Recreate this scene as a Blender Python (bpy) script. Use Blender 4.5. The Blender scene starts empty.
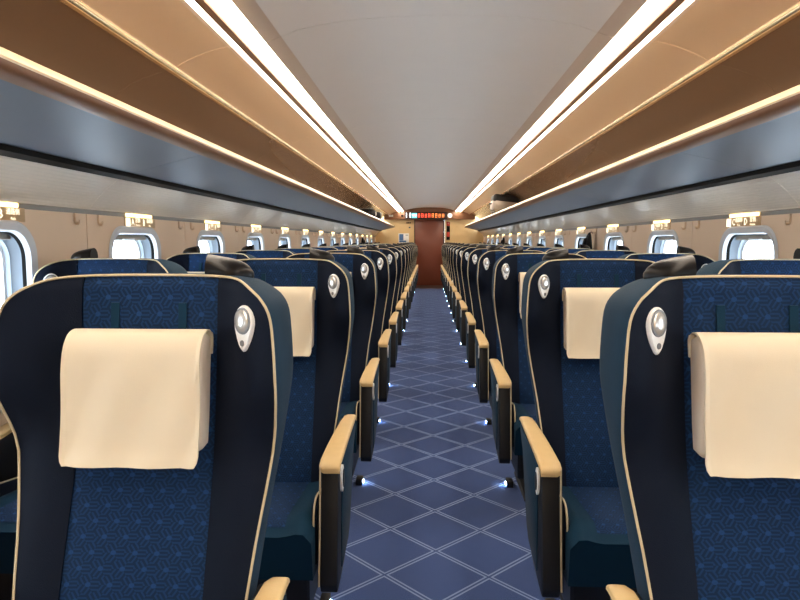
import bpy, bmesh, math, random
from mathutils import Vector, Matrix
random.seed(7)
scene = bpy.context.scene
COL = scene.collection

# ---------------------------------------------------------------- camera
F_PX, VPX, VPY = 645.0, 428.0, 241.0
cam_d = bpy.data.cameras.new('camera')
cam_d.sensor_width = 36.0
cam_d.lens = F_PX / 800.0 * 36.0
cam_d.clip_start = 0.02
cam = bpy.data.objects.new('camera', cam_d)
COL.objects.link(cam)
yaw = math.atan((VPX - 400) / F_PX)
pitch = math.atan((300 - VPY) / math.hypot(F_PX, VPX - 400))
cam.location = (-0.037, 0.0, 1.28)
cam.rotation_euler = (math.pi / 2 - pitch, 0, yaw)
scene.camera = cam

# ---------------------------------------------------------------- world, exposure
LIGHT_STRENGTH = 11.5
LIGHT_COLOR = (1.0, 0.86, 0.70)
DAY_STRENGTH = 6.5
world = bpy.data.worlds.new('overcast_sky')
scene.world = world
world.use_nodes = True
bg = world.node_tree.nodes['Background']
bg.inputs[0].default_value = (0.86, 0.94, 1.0, 1)
bg.inputs[1].default_value = DAY_STRENGTH
vs = scene.view_settings
vs.view_transform = 'Standard'
vs.look = 'None'
vs.exposure = 1.0
vs.gamma = 1.0
vs.use_curve_mapping = False

# ---------------------------------------------------------------- layout numbers
PITCH = 1.16
ROW0 = 1.26            # y of the head end of the first row
NROWS = 15
XA, XW = 0.59, 1.245    # seat centre lines: aisle seat, window seat
Y_BACK, Y_END = -1.73, 18.7
WIN0 = 2.145            # centre of the first window ahead of the camera
WALL_X = 1.555
ORD = ['first', 'second', 'third', 'fourth', 'fifth', 'sixth', 'seventh', 'eighth', 'ninth', 'tenth',
       'eleventh', 'twelfth', 'thirteenth', 'fourteenth', 'fifteenth', 'sixteenth', 'seventeenth', 'eighteenth']

# ---------------------------------------------------------------- helpers
def lin(c):
    c /= 255.0
    return c / 12.92 if c <= 0.04045 else ((c + 0.055) / 1.055) ** 2.4

def rgb(r, g, b):
    return (lin(r), lin(g), lin(b), 1)

class NT:
    def __init__(self, m):
        self.t = m.node_tree
    def n(self, kind, **kw):
        nd = self.t.nodes.new(kind)
        for k, v in kw.items():
            setattr(nd, k, v)
        return nd
    def l(self, a, b):
        self.t.links.new(a, b)
    def math(self, op, a, b=None, c=None):
        nd = self.n('ShaderNodeMath', operation=op)
        for i, v in enumerate((a, b, c)):
            if v is None:
                continue
            if isinstance(v, (int, float)):
                nd.inputs[i].default_value = v
            else:
                self.l(v, nd.inputs[i])
        return nd.outputs[0]
    def mix(self, fac, a, b):
        nd = self.n('ShaderNodeMix', data_type='RGBA')
        if isinstance(fac, (int, float)):
            nd.inputs[0].default_value = fac
        else:
            self.l(fac, nd.inputs[0])
        for i, v in ((6, a), (7, b)):
            if isinstance(v, tuple):
                nd.inputs[i].default_value = v
            else:
                self.l(v, nd.inputs[i])
        return nd.outputs[2]

def base_mat(name, color, rough=0.5, metal=0.0, sheen=0.0, coat=0.0, var=0.08, vscale=30.0, bump=0.0, bscale=300.0, spec=0.5):
    """Principled material with a little procedural colour variation and fine relief."""
    m = bpy.data.materials.new(name)
    m.use_nodes = True
    t = NT(m)
    p = m.node_tree.nodes['Principled BSDF']
    p.inputs['Roughness'].default_value = rough
    p.inputs['Metallic'].default_value = metal
    p.inputs['Specular IOR Level'].default_value = spec
    p.inputs['Coat Weight'].default_value = coat
    p.inputs['Sheen Weight'].default_value = sheen
    p.inputs['Sheen Roughness'].default_value = 0.4
    tc = t.n('ShaderNodeTexCoord')
    nz = t.n('ShaderNodeTexNoise')
    nz.inputs['Scale'].default_value = vscale
    nz.inputs['Detail'].default_value = 3
    t.l(tc.outputs['Object'], nz.inputs['Vector'])
    dark = tuple(v * (1 - var) for v in color[:3]) + (1,)
    lite = tuple(min(1, v * (1 + var)) for v in color[:3]) + (1,)
    t.l(t.mix(nz.outputs['Fac'], dark, lite), p.inputs['Base Color'])
    if bump:
        n2 = t.n('ShaderNodeTexNoise')
        n2.inputs['Scale'].default_value = bscale
        t.l(tc.outputs['Object'], n2.inputs['Vector'])
        b = t.n('ShaderNodeBump')
        b.inputs['Strength'].default_value = bump
        b.inputs['Distance'].default_value = 0.002
        t.l(n2.outputs['Fac'], b.inputs['Height'])
        t.l(b.outputs[0], p.inputs['Normal'])
    return m

def emit_mat(name, color, strength):
    m = bpy.data.materials.new(name)
    m.use_nodes = True
    nt = m.node_tree
    nt.nodes.remove(nt.nodes['Principled BSDF'])
    e = nt.nodes.new('ShaderNodeEmission')
    e.inputs[0].default_value = tuple(color[:3]) + (1,)
    e.inputs[1].default_value = strength
    nt.links.new(e.outputs[0], nt.nodes['Material Output'].inputs[0])
    return m

def weave_mat(name, base, light, cell=0.042):
    """Blue upholstery woven with a three-way hexagonal basket pattern."""
    m = base_mat(name, base, rough=0.8, sheen=0.05, spec=0.2, var=0.12, vscale=60)
    t = NT(m)
    p = m.node_tree.nodes['Principled BSDF']
    tc = t.n('ShaderNodeTexCoord')
    sp = t.n('ShaderNodeSeparateXYZ')
    t.l(tc.outputs['Object'], sp.inputs[0])
    X = t.math('MULTIPLY', sp.outputs[0], 1 / cell)
    Y = t.math('MULTIPLY', t.math('ADD', sp.outputs[2], sp.outputs[1]), 1 / cell)
    R3 = math.sqrt(3)
    def cellpos(off):
        ax = t.math('SUBTRACT', t.math('FLOORED_MODULO', t.math('ADD', X, off), 1.0), 0.5)
        ay = t.math('SUBTRACT', t.math('FLOORED_MODULO', t.math('ADD', Y, off * R3), R3), R3 / 2)
        d = t.math('ADD', t.math('MULTIPLY', ax, ax), t.math('MULTIPLY', ay, ay))
        return ax, ay, d
    a = cellpos(0.0)
    b = cellpos(0.5)
    sel = t.math('LESS_THAN', b[2], a[2])
    def pick(u, v):
        return t.math('ADD', t.math('MULTIPLY', u, t.math('SUBTRACT', 1.0, sel)), t.math('MULTIPLY', v, sel))
    qx, qy = pick(a[0], b[0]), pick(a[1], b[1])
    ang = t.math('ADD', t.math('ARCTAN2', qy, qx), math.pi)
    sec = t.math('FLOOR', t.math('MULTIPLY', ang, 3 / (2 * math.pi)))
    th = t.math('ADD', t.math('MULTIPLY', sec, 2 * math.pi / 3), math.pi / 3 + math.pi / 2)
    proj = t.math('ADD', t.math('MULTIPLY', qx, t.math('COSINE', th)), t.math('MULTIPLY', qy, t.math('SINE', th)))
    stripe = t.math('GREATER_THAN', t.math('SINE', t.math('MULTIPLY', proj, 30.0)), 0.25)
    rad = t.math('SQRT', t.math('ADD', t.math('MULTIPLY', qx, qx), t.math('MULTIPLY', qy, qy)))
    core = t.math('LESS_THAN', rad, 0.13)
    fac = t.math('MAXIMUM', t.math('MULTIPLY', stripe, 0.55), core)
    nz = t.n('ShaderNodeTexNoise')
    nz.inputs['Scale'].default_value = 700
    t.l(tc.outputs['Object'], nz.inputs['Vector'])
    fac = t.math('MULTIPLY', fac, t.math('ADD', nz.outputs['Fac'], 0.3))
    t.l(t.mix(fac, base, light), p.inputs['Base Color'])
    return m

def carpet_mat():
    m = base_mat('carpet_print', rgb(50, 68, 118), rough=0.95, sheen=0.2, spec=0.1, bump=0.6, bscale=500)
    t = NT(m)
    p = m.node_tree.nodes['Principled BSDF']
    tc = t.n('ShaderNodeTexCoord')
    sp = t.n('ShaderNodeSeparateXYZ')
    t.l(tc.outputs['Object'], sp.inputs[0])
    x, y = sp.outputs[0], t.math('SUBTRACT', sp.outputs[1], 2.573)
    P = 0.4
    def tri(v):   # distance in metres to the nearest lattice line
        f = t.math('FLOORED_MODULO', t.math('ADD', t.math('MULTIPLY', v, 1 / P), 0.5), 1.0)
        return t.math('MULTIPLY', t.math('ABSOLUTE', t.math('SUBTRACT', f, 0.5)), P * 0.7071)
    du, dv = tri(t.math('ADD', x, y)), tri(t.math('SUBTRACT', x, y))
    def line(d, other):
        on = t.math('LESS_THAN', t.math('ABSOLUTE', t.math('SUBTRACT', d, 0.0080)), 0.0036)
        gap = t.math('GREATER_THAN', other, 0.0050)
        return t.math('MULTIPLY', on, gap)
    ln = t.math('MAXIMUM', line(du, dv), line(dv, du))
    nz = t.n('ShaderNodeTexNoise')
    nz.inputs['Scale'].default_value = 260
    nz.inputs['Detail'].default_value = 2
    t.l(tc.outputs['Object'], nz.inputs['Vector'])
    ground = t.mix(nz.outputs['Fac'], rgb(40, 57, 100), rgb(82, 103, 154))
    t.l(t.mix(t.math('MULTIPLY', ln, 0.8), ground, rgb(146, 164, 202)), p.inputs['Base Color'])
    return m

def ribbed_mat():
    m = base_mat('ribbed_cream_panel', rgb(246, 234, 218), rough=0.25, metal=0.15, coat=0.5, var=0.03)
    t = NT(m)
    p = m.node_tree.nodes['Principled BSDF']
    tc = t.n('ShaderNodeTexCoord')
    sp = t.n('ShaderNodeSeparateXYZ')
    t.l(tc.outputs['Object'], sp.inputs[0])
    w = t.math('SINE', t.math('MULTIPLY', sp.outputs[2], 2 * math.pi / 0.011))
    b = t.n('ShaderNodeBump')
    b.inputs['Strength'].default_value = 0.25
    b.inputs['Distance'].default_value = 0.002
    t.l(w, b.inputs['Height'])
    t.l(b.outputs[0], p.inputs['Normal'])
    return m

def glass_mat():
    m = bpy.data.materials.new('window_glass')
    m.use_nodes = True
    nt = m.node_tree
    nt.nodes.remove(nt.nodes['Principled BSDF'])
    tr = nt.nodes.new('ShaderNodeBsdfTransparent')
    tr.inputs[0].default_value = (0.93, 0.97, 1.0, 1)
    gl = nt.nodes.new('ShaderNodeBsdfGlossy')
    gl.inputs['Roughness'].default_value = 0.03
    mx = nt.nodes.new('ShaderNodeMixShader')
    mx.inputs[0].default_value = 0.05
    nt.links.new(tr.outputs[0], mx.inputs[1])
    nt.links.new(gl.outputs[0], mx.inputs[2])
    nt.links.new(mx.outputs[0], nt.nodes['Material Output'].inputs[0])
    return m

M = dict(
    navy=base_mat('navy_velour', rgb(7, 18, 36), rough=0.8, sheen=0.04, bump=0.3, bscale=500, spec=0.2),
    teal=base_mat('teal_velour', rgb(9, 48, 70), rough=0.8, sheen=0.04, bump=0.3, bscale=500, spec=0.2),
    weave=weave_mat('blue_basket_weave', rgb(12, 37, 68), rgb(27, 66, 114)),
    piping=base_mat('gold_beige_piping', rgb(206, 188, 152), rough=0.5),
    cap=base_mat('beige_armrest_leather', rgb(216, 184, 130), rough=0.42, bump=0.15, bscale=400),
    cloth=base_mat('cream_cloth', rgb(230, 216, 190), rough=0.9, sheen=0.2, var=0.04, vscale=12, bump=0.25, bscale=900, spec=0.15),
    pillow=base_mat('pale_pillow', rgb(222, 204, 184), rough=0.85, var=0.04, spec=0.15),
    black=base_mat('black_plastic', rgb(20, 21, 24), rough=0.5),
    handle=base_mat('dark_brown_leather', rgb(14, 10, 10), rough=0.35, spec=0.3),
    silver=base_mat('silver_bezel', rgb(246, 246, 244), rough=0.35, metal=0.0),
    lens=base_mat('lamp_lens', rgb(214, 212, 208), rough=0.25, metal=0.5),
    grey=base_mat('grey_button', rgb(120, 122, 126), rough=0.5),
    carpet=carpet_mat(),
    vinyl=base_mat('brown_vinyl', rgb(58, 36, 28), rough=0.5),
    ceiling=base_mat('ceiling_grey_white', rgb(238, 228, 218), rough=0.55, var=0.02, vscale=6),
    fixture=base_mat('pinkish_beige_fixture', rgb(214, 190, 168), rough=0.4, var=0.02),
    dark=base_mat('dark_gap', rgb(12, 11, 11), rough=0.7, spec=0.2),
    cove=base_mat('champagne_panel', rgb(216, 184, 148), rough=0.3, metal=0.1, var=0.02),
    rackback=base_mat('bronze_panel', rgb(150, 124, 98), rough=0.25, metal=0.3, var=0.02),
    under=base_mat('silver_grey_panel', rgb(98, 106, 120), rough=0.45, metal=0.1, var=0.03, vscale=4),
    lip=base_mat('champagne_lip', rgb(244, 218, 180), rough=0.3, metal=0.1, var=0.02),
    polish=base_mat('gold_glint_strip', rgb(240, 214, 170), rough=0.14, metal=0.85, var=0.02),  # shiny metal of the strip added for the crease highlight
    ribbed=ribbed_mat(),
    wall=base_mat('tan_wall_panel', rgb(236, 208, 178), rough=0.5, var=0.02, vscale=5),
    strip=base_mat('grey_strip', rgb(126, 124, 120), rough=0.5),
    frame=base_mat('window_frame_white', rgb(226, 228, 232), rough=0.3, var=0.02),
    reveal=base_mat('window_reveal_grey', rgb(150, 160, 172), rough=0.35, var=0.02),
    glass=glass_mat(),
    blind=base_mat('blind_grey', rgb(176, 172, 164), rough=0.5),
    endwall=base_mat('yellow_beige_wall', rgb(222, 190, 136), rough=0.55, var=0.02),
    brown=base_mat('red_brown_door', rgb(130, 70, 50), rough=0.35, var=0.05, vscale=3),
    header=base_mat('brown_header', rgb(134, 94, 68), rough=0.4, var=0.04),
    light=emit_mat('strip_light', LIGHT_COLOR, LIGHT_STRENGTH),
    signlamp=emit_mat('sign_lamp', (1.0, 0.64, 0.20), 4.0),
    signtext=emit_mat('sign_letters', (1.0, 0.90, 0.66), 1.1),
    signplate=base_mat('sign_plate', rgb(206, 172, 128), rough=0.4),
    footlamp=emit_mat('foot_lamp', (0.40, 0.62, 1.0), 42.0),
    ledwhite=emit_mat('led_white', (1, 1, 1), 2.0),
    ledteal=emit_mat('led_teal', (0.16, 0.62, 0.66), 1.2),
    ledred=emit_mat('led_red', (1.0, 0.10, 0.05), 1.6),
    ledorange=emit_mat('led_orange', (1.0, 0.24, 0.06), 1.6),
    white=base_mat('white_plastic', rgb(236, 236, 232), rough=0.4),
    red=base_mat('red_label', rgb(196, 58, 40), rough=0.5),
    blue=base_mat('blue_notice', rgb(70, 110, 160), rough=0.5),
    coat=base_mat('black_coat', rgb(22, 20, 22), rough=0.9, bump=0.4),
    bag=base_mat('black_nylon', rgb(24, 23, 24), rough=0.6, spec=0.3, bump=0.4),
    case=base_mat('silver_suitcase', rgb(170, 160, 148), rough=0.3, metal=0.5),
)

def mk(name, verts, faces, mat, angle=35):
    me = bpy.data.meshes.new(name)
    me.from_pydata([tuple(v) for v in verts], [], faces)
    bm = bmesh.new()
    bm.from_mesh(me)
    bmesh.ops.remove_doubles(bm, verts=bm.verts, dist=1e-6)
    bmesh.ops.recalc_face_normals(bm, faces=bm.faces)
    bm.to_mesh(me)
    bm.free()
    return finish(me, mat, angle)

def finish(me, mat, angle=35):
    me.materials.append(M[mat] if isinstance(mat, str) else mat)
    me.polygons.foreach_set('use_smooth', [True] * len(me.polygons))
    me.set_sharp_from_angle(angle=math.radians(angle))
    me.update()
    return me

def from_bm(name, bm, mat, angle=35):
    me = bpy.data.meshes.new(name)
    bmesh.ops.recalc_face_normals(bm, faces=bm.faces)
    bm.to_mesh(me)
    bm.free()
    return finish(me, mat, angle)

def ob(name, me, parent=None, loc=None):
    o = bpy.data.objects.new(name, me)
    COL.objects.link(o)
    if parent:
        o.parent = parent
    if loc:
        o.location = loc
    return o

def thing(name, label, cat, loc=(0, 0, 0), group=None):
    o = ob(name, None)
    o.empty_display_size = 0.1
    o.location = loc
    return tag(o, label, cat, group)

def tag(o, label, cat, group=None):
    o['label'] = label
    o['category'] = cat
    if group:
        o['group'] = group
    return o

def struct(o):
    o['kind'] = 'structure'
    return o

def grid_faces(nr, nc, close_c=False, close_r=False, base=0):
    f = []
    for i in range(nr - (0 if close_r else 1)):
        for j in range(nc - (0 if close_c else 1)):
            a = base + i * nc + j
            b = base + i * nc + (j + 1) % nc
            c = base + ((i + 1) % nr) * nc + (j + 1) % nc
            d = base + ((i + 1) % nr) * nc + j
            f.append((a, b, c, d))
    return f

def loft(name, rings, mat, close=True, caps=True, angle=35):
    nc = len(rings[0])
    v = [p for r in rings for p in r]
    f = grid_faces(len(rings), nc, close_c=close)
    if caps and close:
        f.append(tuple(range(nc - 1, -1, -1)))
        f.append(tuple((len(rings) - 1) * nc + j for j in range(nc)))
    return mk(name, v, f, mat, angle)

def tube(name, path, r, mat, n=6, closed=False):
    path = [Vector(p) for p in path]
    N = len(path)
    rings = []
    up = None
    for i, p in enumerate(path):
        a = path[i - 1] if (i or closed) else path[0]
        b = path[(i + 1) % N] if (i < N - 1 or closed) else path[-1]
        tg = (b - a).normalized()
        if up is None:
            up = tg.orthogonal().normalized()
        up = (up - tg * up.dot(tg)).normalized()
        sd = tg.cross(up)
        rings.append([p + (up * math.cos(k * 2 * math.pi / n) + sd * math.sin(k * 2 * math.pi / n)) * r for k in range(n)])
    v = [q for rg in rings for q in rg]
    f = grid_faces(N, n, close_c=True, close_r=closed)
    if not closed:
        f.append(tuple(range(n - 1, -1, -1)))
        f.append(tuple((N - 1) * n + j for j in range(n)))
    return mk(name, v, f, mat, 60)

def rbox_bm(bm, c, s, r=0.0, seg=2, rot=None):
    g = bmesh.ops.create_cube(bm, size=1.0)
    vs_ = g['verts']
    bmesh.ops.scale(bm, vec=s, verts=vs_)
    if r > 0:
        es = list({e for v in vs_ for e in v.link_edges})
        rr = bmesh.ops.bevel(bm, geom=es, offset=r, segments=seg, profile=0.5, affect='EDGES')
        vs_ = list({v for f in rr['faces'] for v in f.verts} | {v for v in vs_ if v.is_valid})
    if rot is not None:
        bmesh.ops.rotate(bm, cent=(0, 0, 0), matrix=rot, verts=vs_)
    bmesh.ops.translate(bm, vec=c, verts=vs_)

def rbox(name, c, s, mat, r=0.0, seg=2, rot=None):
    bm = bmesh.new()
    rbox_bm(bm, c, s, r, seg, rot)
    return from_bm(name, bm, mat)

def boxes(name, lst, mat, r=0.0):
    bm = bmesh.new()
    for c, s in lst:
        rbox_bm(bm, c, s, r, 1)
    return from_bm(name, bm, mat)

def prism(name, poly, axis, a, b, mat, bevel=0.0, seg=2, angle=35):
    """Extrude a 2D outline along an axis from a to b. axis 'x': poly=(y,z); 'y': (x,z); 'z': (x,y)."""
    bm = bmesh.new()
    def P(p, t):
        return {'x': (t, p[0], p[1]), 'y': (p[0], t, p[1]), 'z': (p[0], p[1], t)}[axis]
    va = [bm.verts.new(P(p, a)) for p in poly]
    vb = [bm.verts.new(P(p, b)) for p in poly]
    n = len(poly)
    bm.faces.new(va)
    bm.faces.new(vb[::-1])
    for i in range(n):
        bm.faces.new((va[i], vb[i], vb[(i + 1) % n], va[(i + 1) % n]))
    bmesh.ops.recalc_face_normals(bm, faces=bm.faces)
    if bevel:
        bmesh.ops.bevel(bm, geom=list(bm.edges), offset=bevel, segments=seg, profile=0.5, affect='EDGES', clamp_overlap=True)
    return from_bm(name, bm, mat, angle)

def interp(tab, x):
    if x <= tab[0][0]:
        return tab[0][1]
    for (x0, y0), (x1, y1) in zip(tab, tab[1:]):
        if x <= x1:
            t = (x - x0) / (x1 - x0)
            return y0 + (y1 - y0) * t
    return tab[-1][1]

def smooth(t):
    t = max(0.0, min(1.0, t))
    return t * t * (3 - 2 * t)

def catmull(pts, sub=6):
    pts = [Vector(p) for p in pts]
    out = []
    for i in range(len(pts) - 1):
        p0 = pts[max(i - 1, 0)]; p1 = pts[i]; p2 = pts[i + 1]; p3 = pts[min(i + 2, len(pts) - 1)]
        for k in range(sub):
            t = k / sub
            out.append(0.5 * ((2 * p1) + (p2 - p0) * t + (2 * p0 - 5 * p1 + 4 * p2 - p3) * t * t + (3 * p1 - p0 - 3 * p2 + p3) * t ** 3))
    out.append(pts[-1])
    return out

def text_mesh(name, body, size, mat, extrude=0.0):
    c = bpy.data.curves.new(name, 'FONT')
    c.body = body
    c.size = size
    c.extrude = extrude
    c.resolution_u = 1
    c.align_x = 'CENTER'
    c.align_y = 'CENTER'
    t = bpy.data.objects.new(name, c)
    COL.objects.link(t)
    bpy.context.view_layer.update()
    me = bpy.data.meshes.new_from_object(t.evaluated_get(bpy.context.evaluated_depsgraph_get()))
    bpy.data.objects.remove(t)
    bpy.data.curves.remove(c)
    me.materials.clear()
    me.materials.append(M[mat])
    return me

def strip_mesh(name, prof, y0, y1, mat, sx=1, thick=0.0, angle=35):
    """Sweep an open x-z profile along y; with thick>0 it becomes a solid sheet (offset away from the cabin)."""
    n = len(prof)
    if not thick:
        v = [(sx * x, y, z) for y in (y0, y1) for x, z in prof]
        return mk(name, v, grid_faces(2, n), mat, angle)
    outer = []
    for i, (x, z) in enumerate(prof):
        a, b = prof[max(i - 1, 0)], prof[min(i + 1, n - 1)]
        t = Vector((b[0] - a[0], b[1] - a[1])).normalized()
        outer.append((x - t.y * thick, z + t.x * thick))
    loop = list(prof) + outer[::-1]
    return loft(name, [[(sx * x, y0, z) for x, z in loop], [(sx * x, y1, z) for x, z in loop]], mat, angle=angle)

# ================================================================= THE CAR SHELL
# ---- floor
floor = struct(ob('floor', None))
ob('carpet', rbox('carpet', (0, (Y_BACK + 17.45) / 2, -0.02), (3.16, 17.45 - Y_BACK, 0.04), 'carpet'), floor)
ob('entrance_flooring', rbox('entrance_flooring', (0, (17.45 + 18.9) / 2, -0.02), (3.16, 18.9 - 17.45, 0.04), 'vinyl'), floor)

# ---- ceiling panels
ceiling = struct(ob('ceiling', None))
CEIL = [(-0.672, 2.155), (-0.60, 2.182), (-0.50, 2.203), (-0.35, 2.222), (-0.18, 2.232), (0, 2.235),
        (0.18, 2.232), (0.35, 2.222), (0.50, 2.203), (0.60, 2.182), (0.672, 2.155)]
joints = [2.84 + 2.32 * k for k in range(-1, 7)]
cy = [Y_BACK] + joints + [18.55]
for a, b in zip(cy, cy[1:]):
    ob('ceiling_panel', strip_mesh('ceiling_panel', CEIL, a + 0.002, b - 0.002, 'ceiling', thick=0.012, angle=60), ceiling)
ob('joint_backing', strip_mesh('joint_backing', [(x * 0.99, z + 0.02) for x, z in CEIL], Y_BACK, 18.55, 'dark', thick=0.01), ceiling)

# ---- cove panels above the luggage racks
COVE = [(0.905, 2.118), (0.95, 2.108), (1.00, 2.094), (1.06, 2.072), (1.11, 2.048), (1.145, 2.026)]
BACKP = [(1.145, 2.026), (1.165, 2.021), (1.20, 2.012), (1.26, 1.995), (1.33, 1.968), (1.39, 1.93), (1.44, 1.875),
         (1.475, 1.80), (1.49, 1.72), (1.485, 1.66), (1.42, 1.567)]
SIDES = {-1: 'left', 1: 'right'}
for n, sx in enumerate((-1, 1)):
    tr = struct(ob('trim_%d' % (n + 1), None))
    for a, b in zip(cy, cy[1:]):
        ob('cove_panel', strip_mesh('cove_panel', COVE, a + 0.0015, b - 0.0015, 'cove', sx, thick=0.008, angle=60), tr)
        ob('rack_back_panel', strip_mesh('rack_back_panel', BACKP, a + 0.0015, b - 0.0015, 'rackback', sx, thick=0.008, angle=60), tr)

for n, sx in enumerate((-1, 1)):
    tr = bpy.data.objects['trim_%d' % (n + 1)]
    for a, b in zip(cy, cy[1:]):
        ob('added_glint_strip', loft('added_glint_strip', [[(sx * x, y, z) for x, z in ((1.132, 2.040), (1.134, 2.026), (1.139, 2.014), (1.147, 2.007), (1.158, 2.006), (1.160, 2.030))] for y in (a + 0.001, b - 0.001)], 'polish', angle=60), tr)  # strip added at the crease to make its bright reflected line

# ---- side walls
def rr_outline(hw, hh, r, seg=8):
    """rounded rectangle outline (u,v), 4*(seg+1) points starting at the right side going counter-clockwise"""
    pts = []
    for k, (cx, cz) in enumerate(((hw - r, hh - r), (-hw + r, hh - r), (-hw + r, -hh + r), (hw - r, -hh + r))):
        for i in range(seg + 1):
            a = math.pi / 2 * (k + i / seg)
            pts.append((cx + r * math.cos(a), cz + r * math.sin(a)))
    return pts

WZ = 1.07                      # window centre height
WHW, WHH, WR = 0.295, 0.285, 0.13
WALL_TOP = 1.40

def wall_panel_mesh(y0, y1, sx, hole_y=None):
    """flat wall panel with a rounded window hole and returned edges"""
    x_in, x_out = WALL_X, WALL_X + 0.012
    g = 0.0035
    y0 += g; y1 -= g
    if hole_y is None:
        return rbox('wall_panel', (sx * (x_in + x_out) / 2, (y0 + y1) / 2, WALL_TOP / 2), (0.012, y1 - y0, WALL_TOP), 'wall')
    hole = rr_outline(WHW - 0.01, WHH - 0.01, WR - 0.01)
    n = len(hole)
    outer = []
    for u, v in hole:           # matching points on the panel rectangle
        a = math.atan2(v / WHH, u / WHW)
        cu, cv = math.cos(a), math.sin(a)
        m_ = max(abs(cu), abs(cv))
        cu, cv = cu / m_, cv / m_
        yy = hole_y + cu * ((y1 - hole_y) if cu > 0 else (hole_y - y0))
        zz = WZ + cv * ((WALL_TOP - WZ) if cv > 0 else WZ)
        outer.append((yy, zz))
    # snap the nearest outer points to the rectangle corners
    for cyy, czz in ((y0, 0), (y1, 0), (y0, WALL_TOP), (y1, WALL_TOP)):
        k = min(range(n), key=lambda i: (outer[i][0] - cyy) ** 2 + (outer[i][1] - czz) ** 2)
        outer[k] = (cyy, czz)
    rings = [[(sx * x_out, y, z) for y, z in outer],
             [(sx * x_in, y, z) for y, z in outer],
             [(sx * x_in, hole_y + u, WZ + v) for u, v in hole],
             [(sx * x_out, hole_y + u, WZ + v) for u, v in hole]]
    return loft('wall_panel', rings, 'wall', caps=False, angle=20)

KS = list(range(-3, 14))
win_no = 0
RIB = [(1.398, 1.562), (1.43, 1.538), (1.47, 1.506), (1.505, 1.472), (1.53, 1.445), (1.543, 1.428)]
# lettering of the seat signs
txt = {k: text_mesh('sign_text', b, s, 'signtext') for k, (b, s) in {
    'A': ('A', 0.05), 'B': ('B', 0.05), 'C': ('C', 0.05), 'D': ('D', 0.05),
    'window': ('窓側', 0.030), 'aisle': ('通路側', 0.026), 'window_en': ('Window', 0.015), 'aisle_en': ('Aisle', 0.015)}.items()}

def ring_loft(name, specs, mat, sx, hy):
    """loops of rounded rectangles: specs = (half width, half height, radius, x)"""
    return loft(name, [[(sx * x, hy + u, WZ + v) for u, v in rr_outline(hw, hh, r)] for hw, hh, r, x in specs], mat, caps=False, angle=50)

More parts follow.
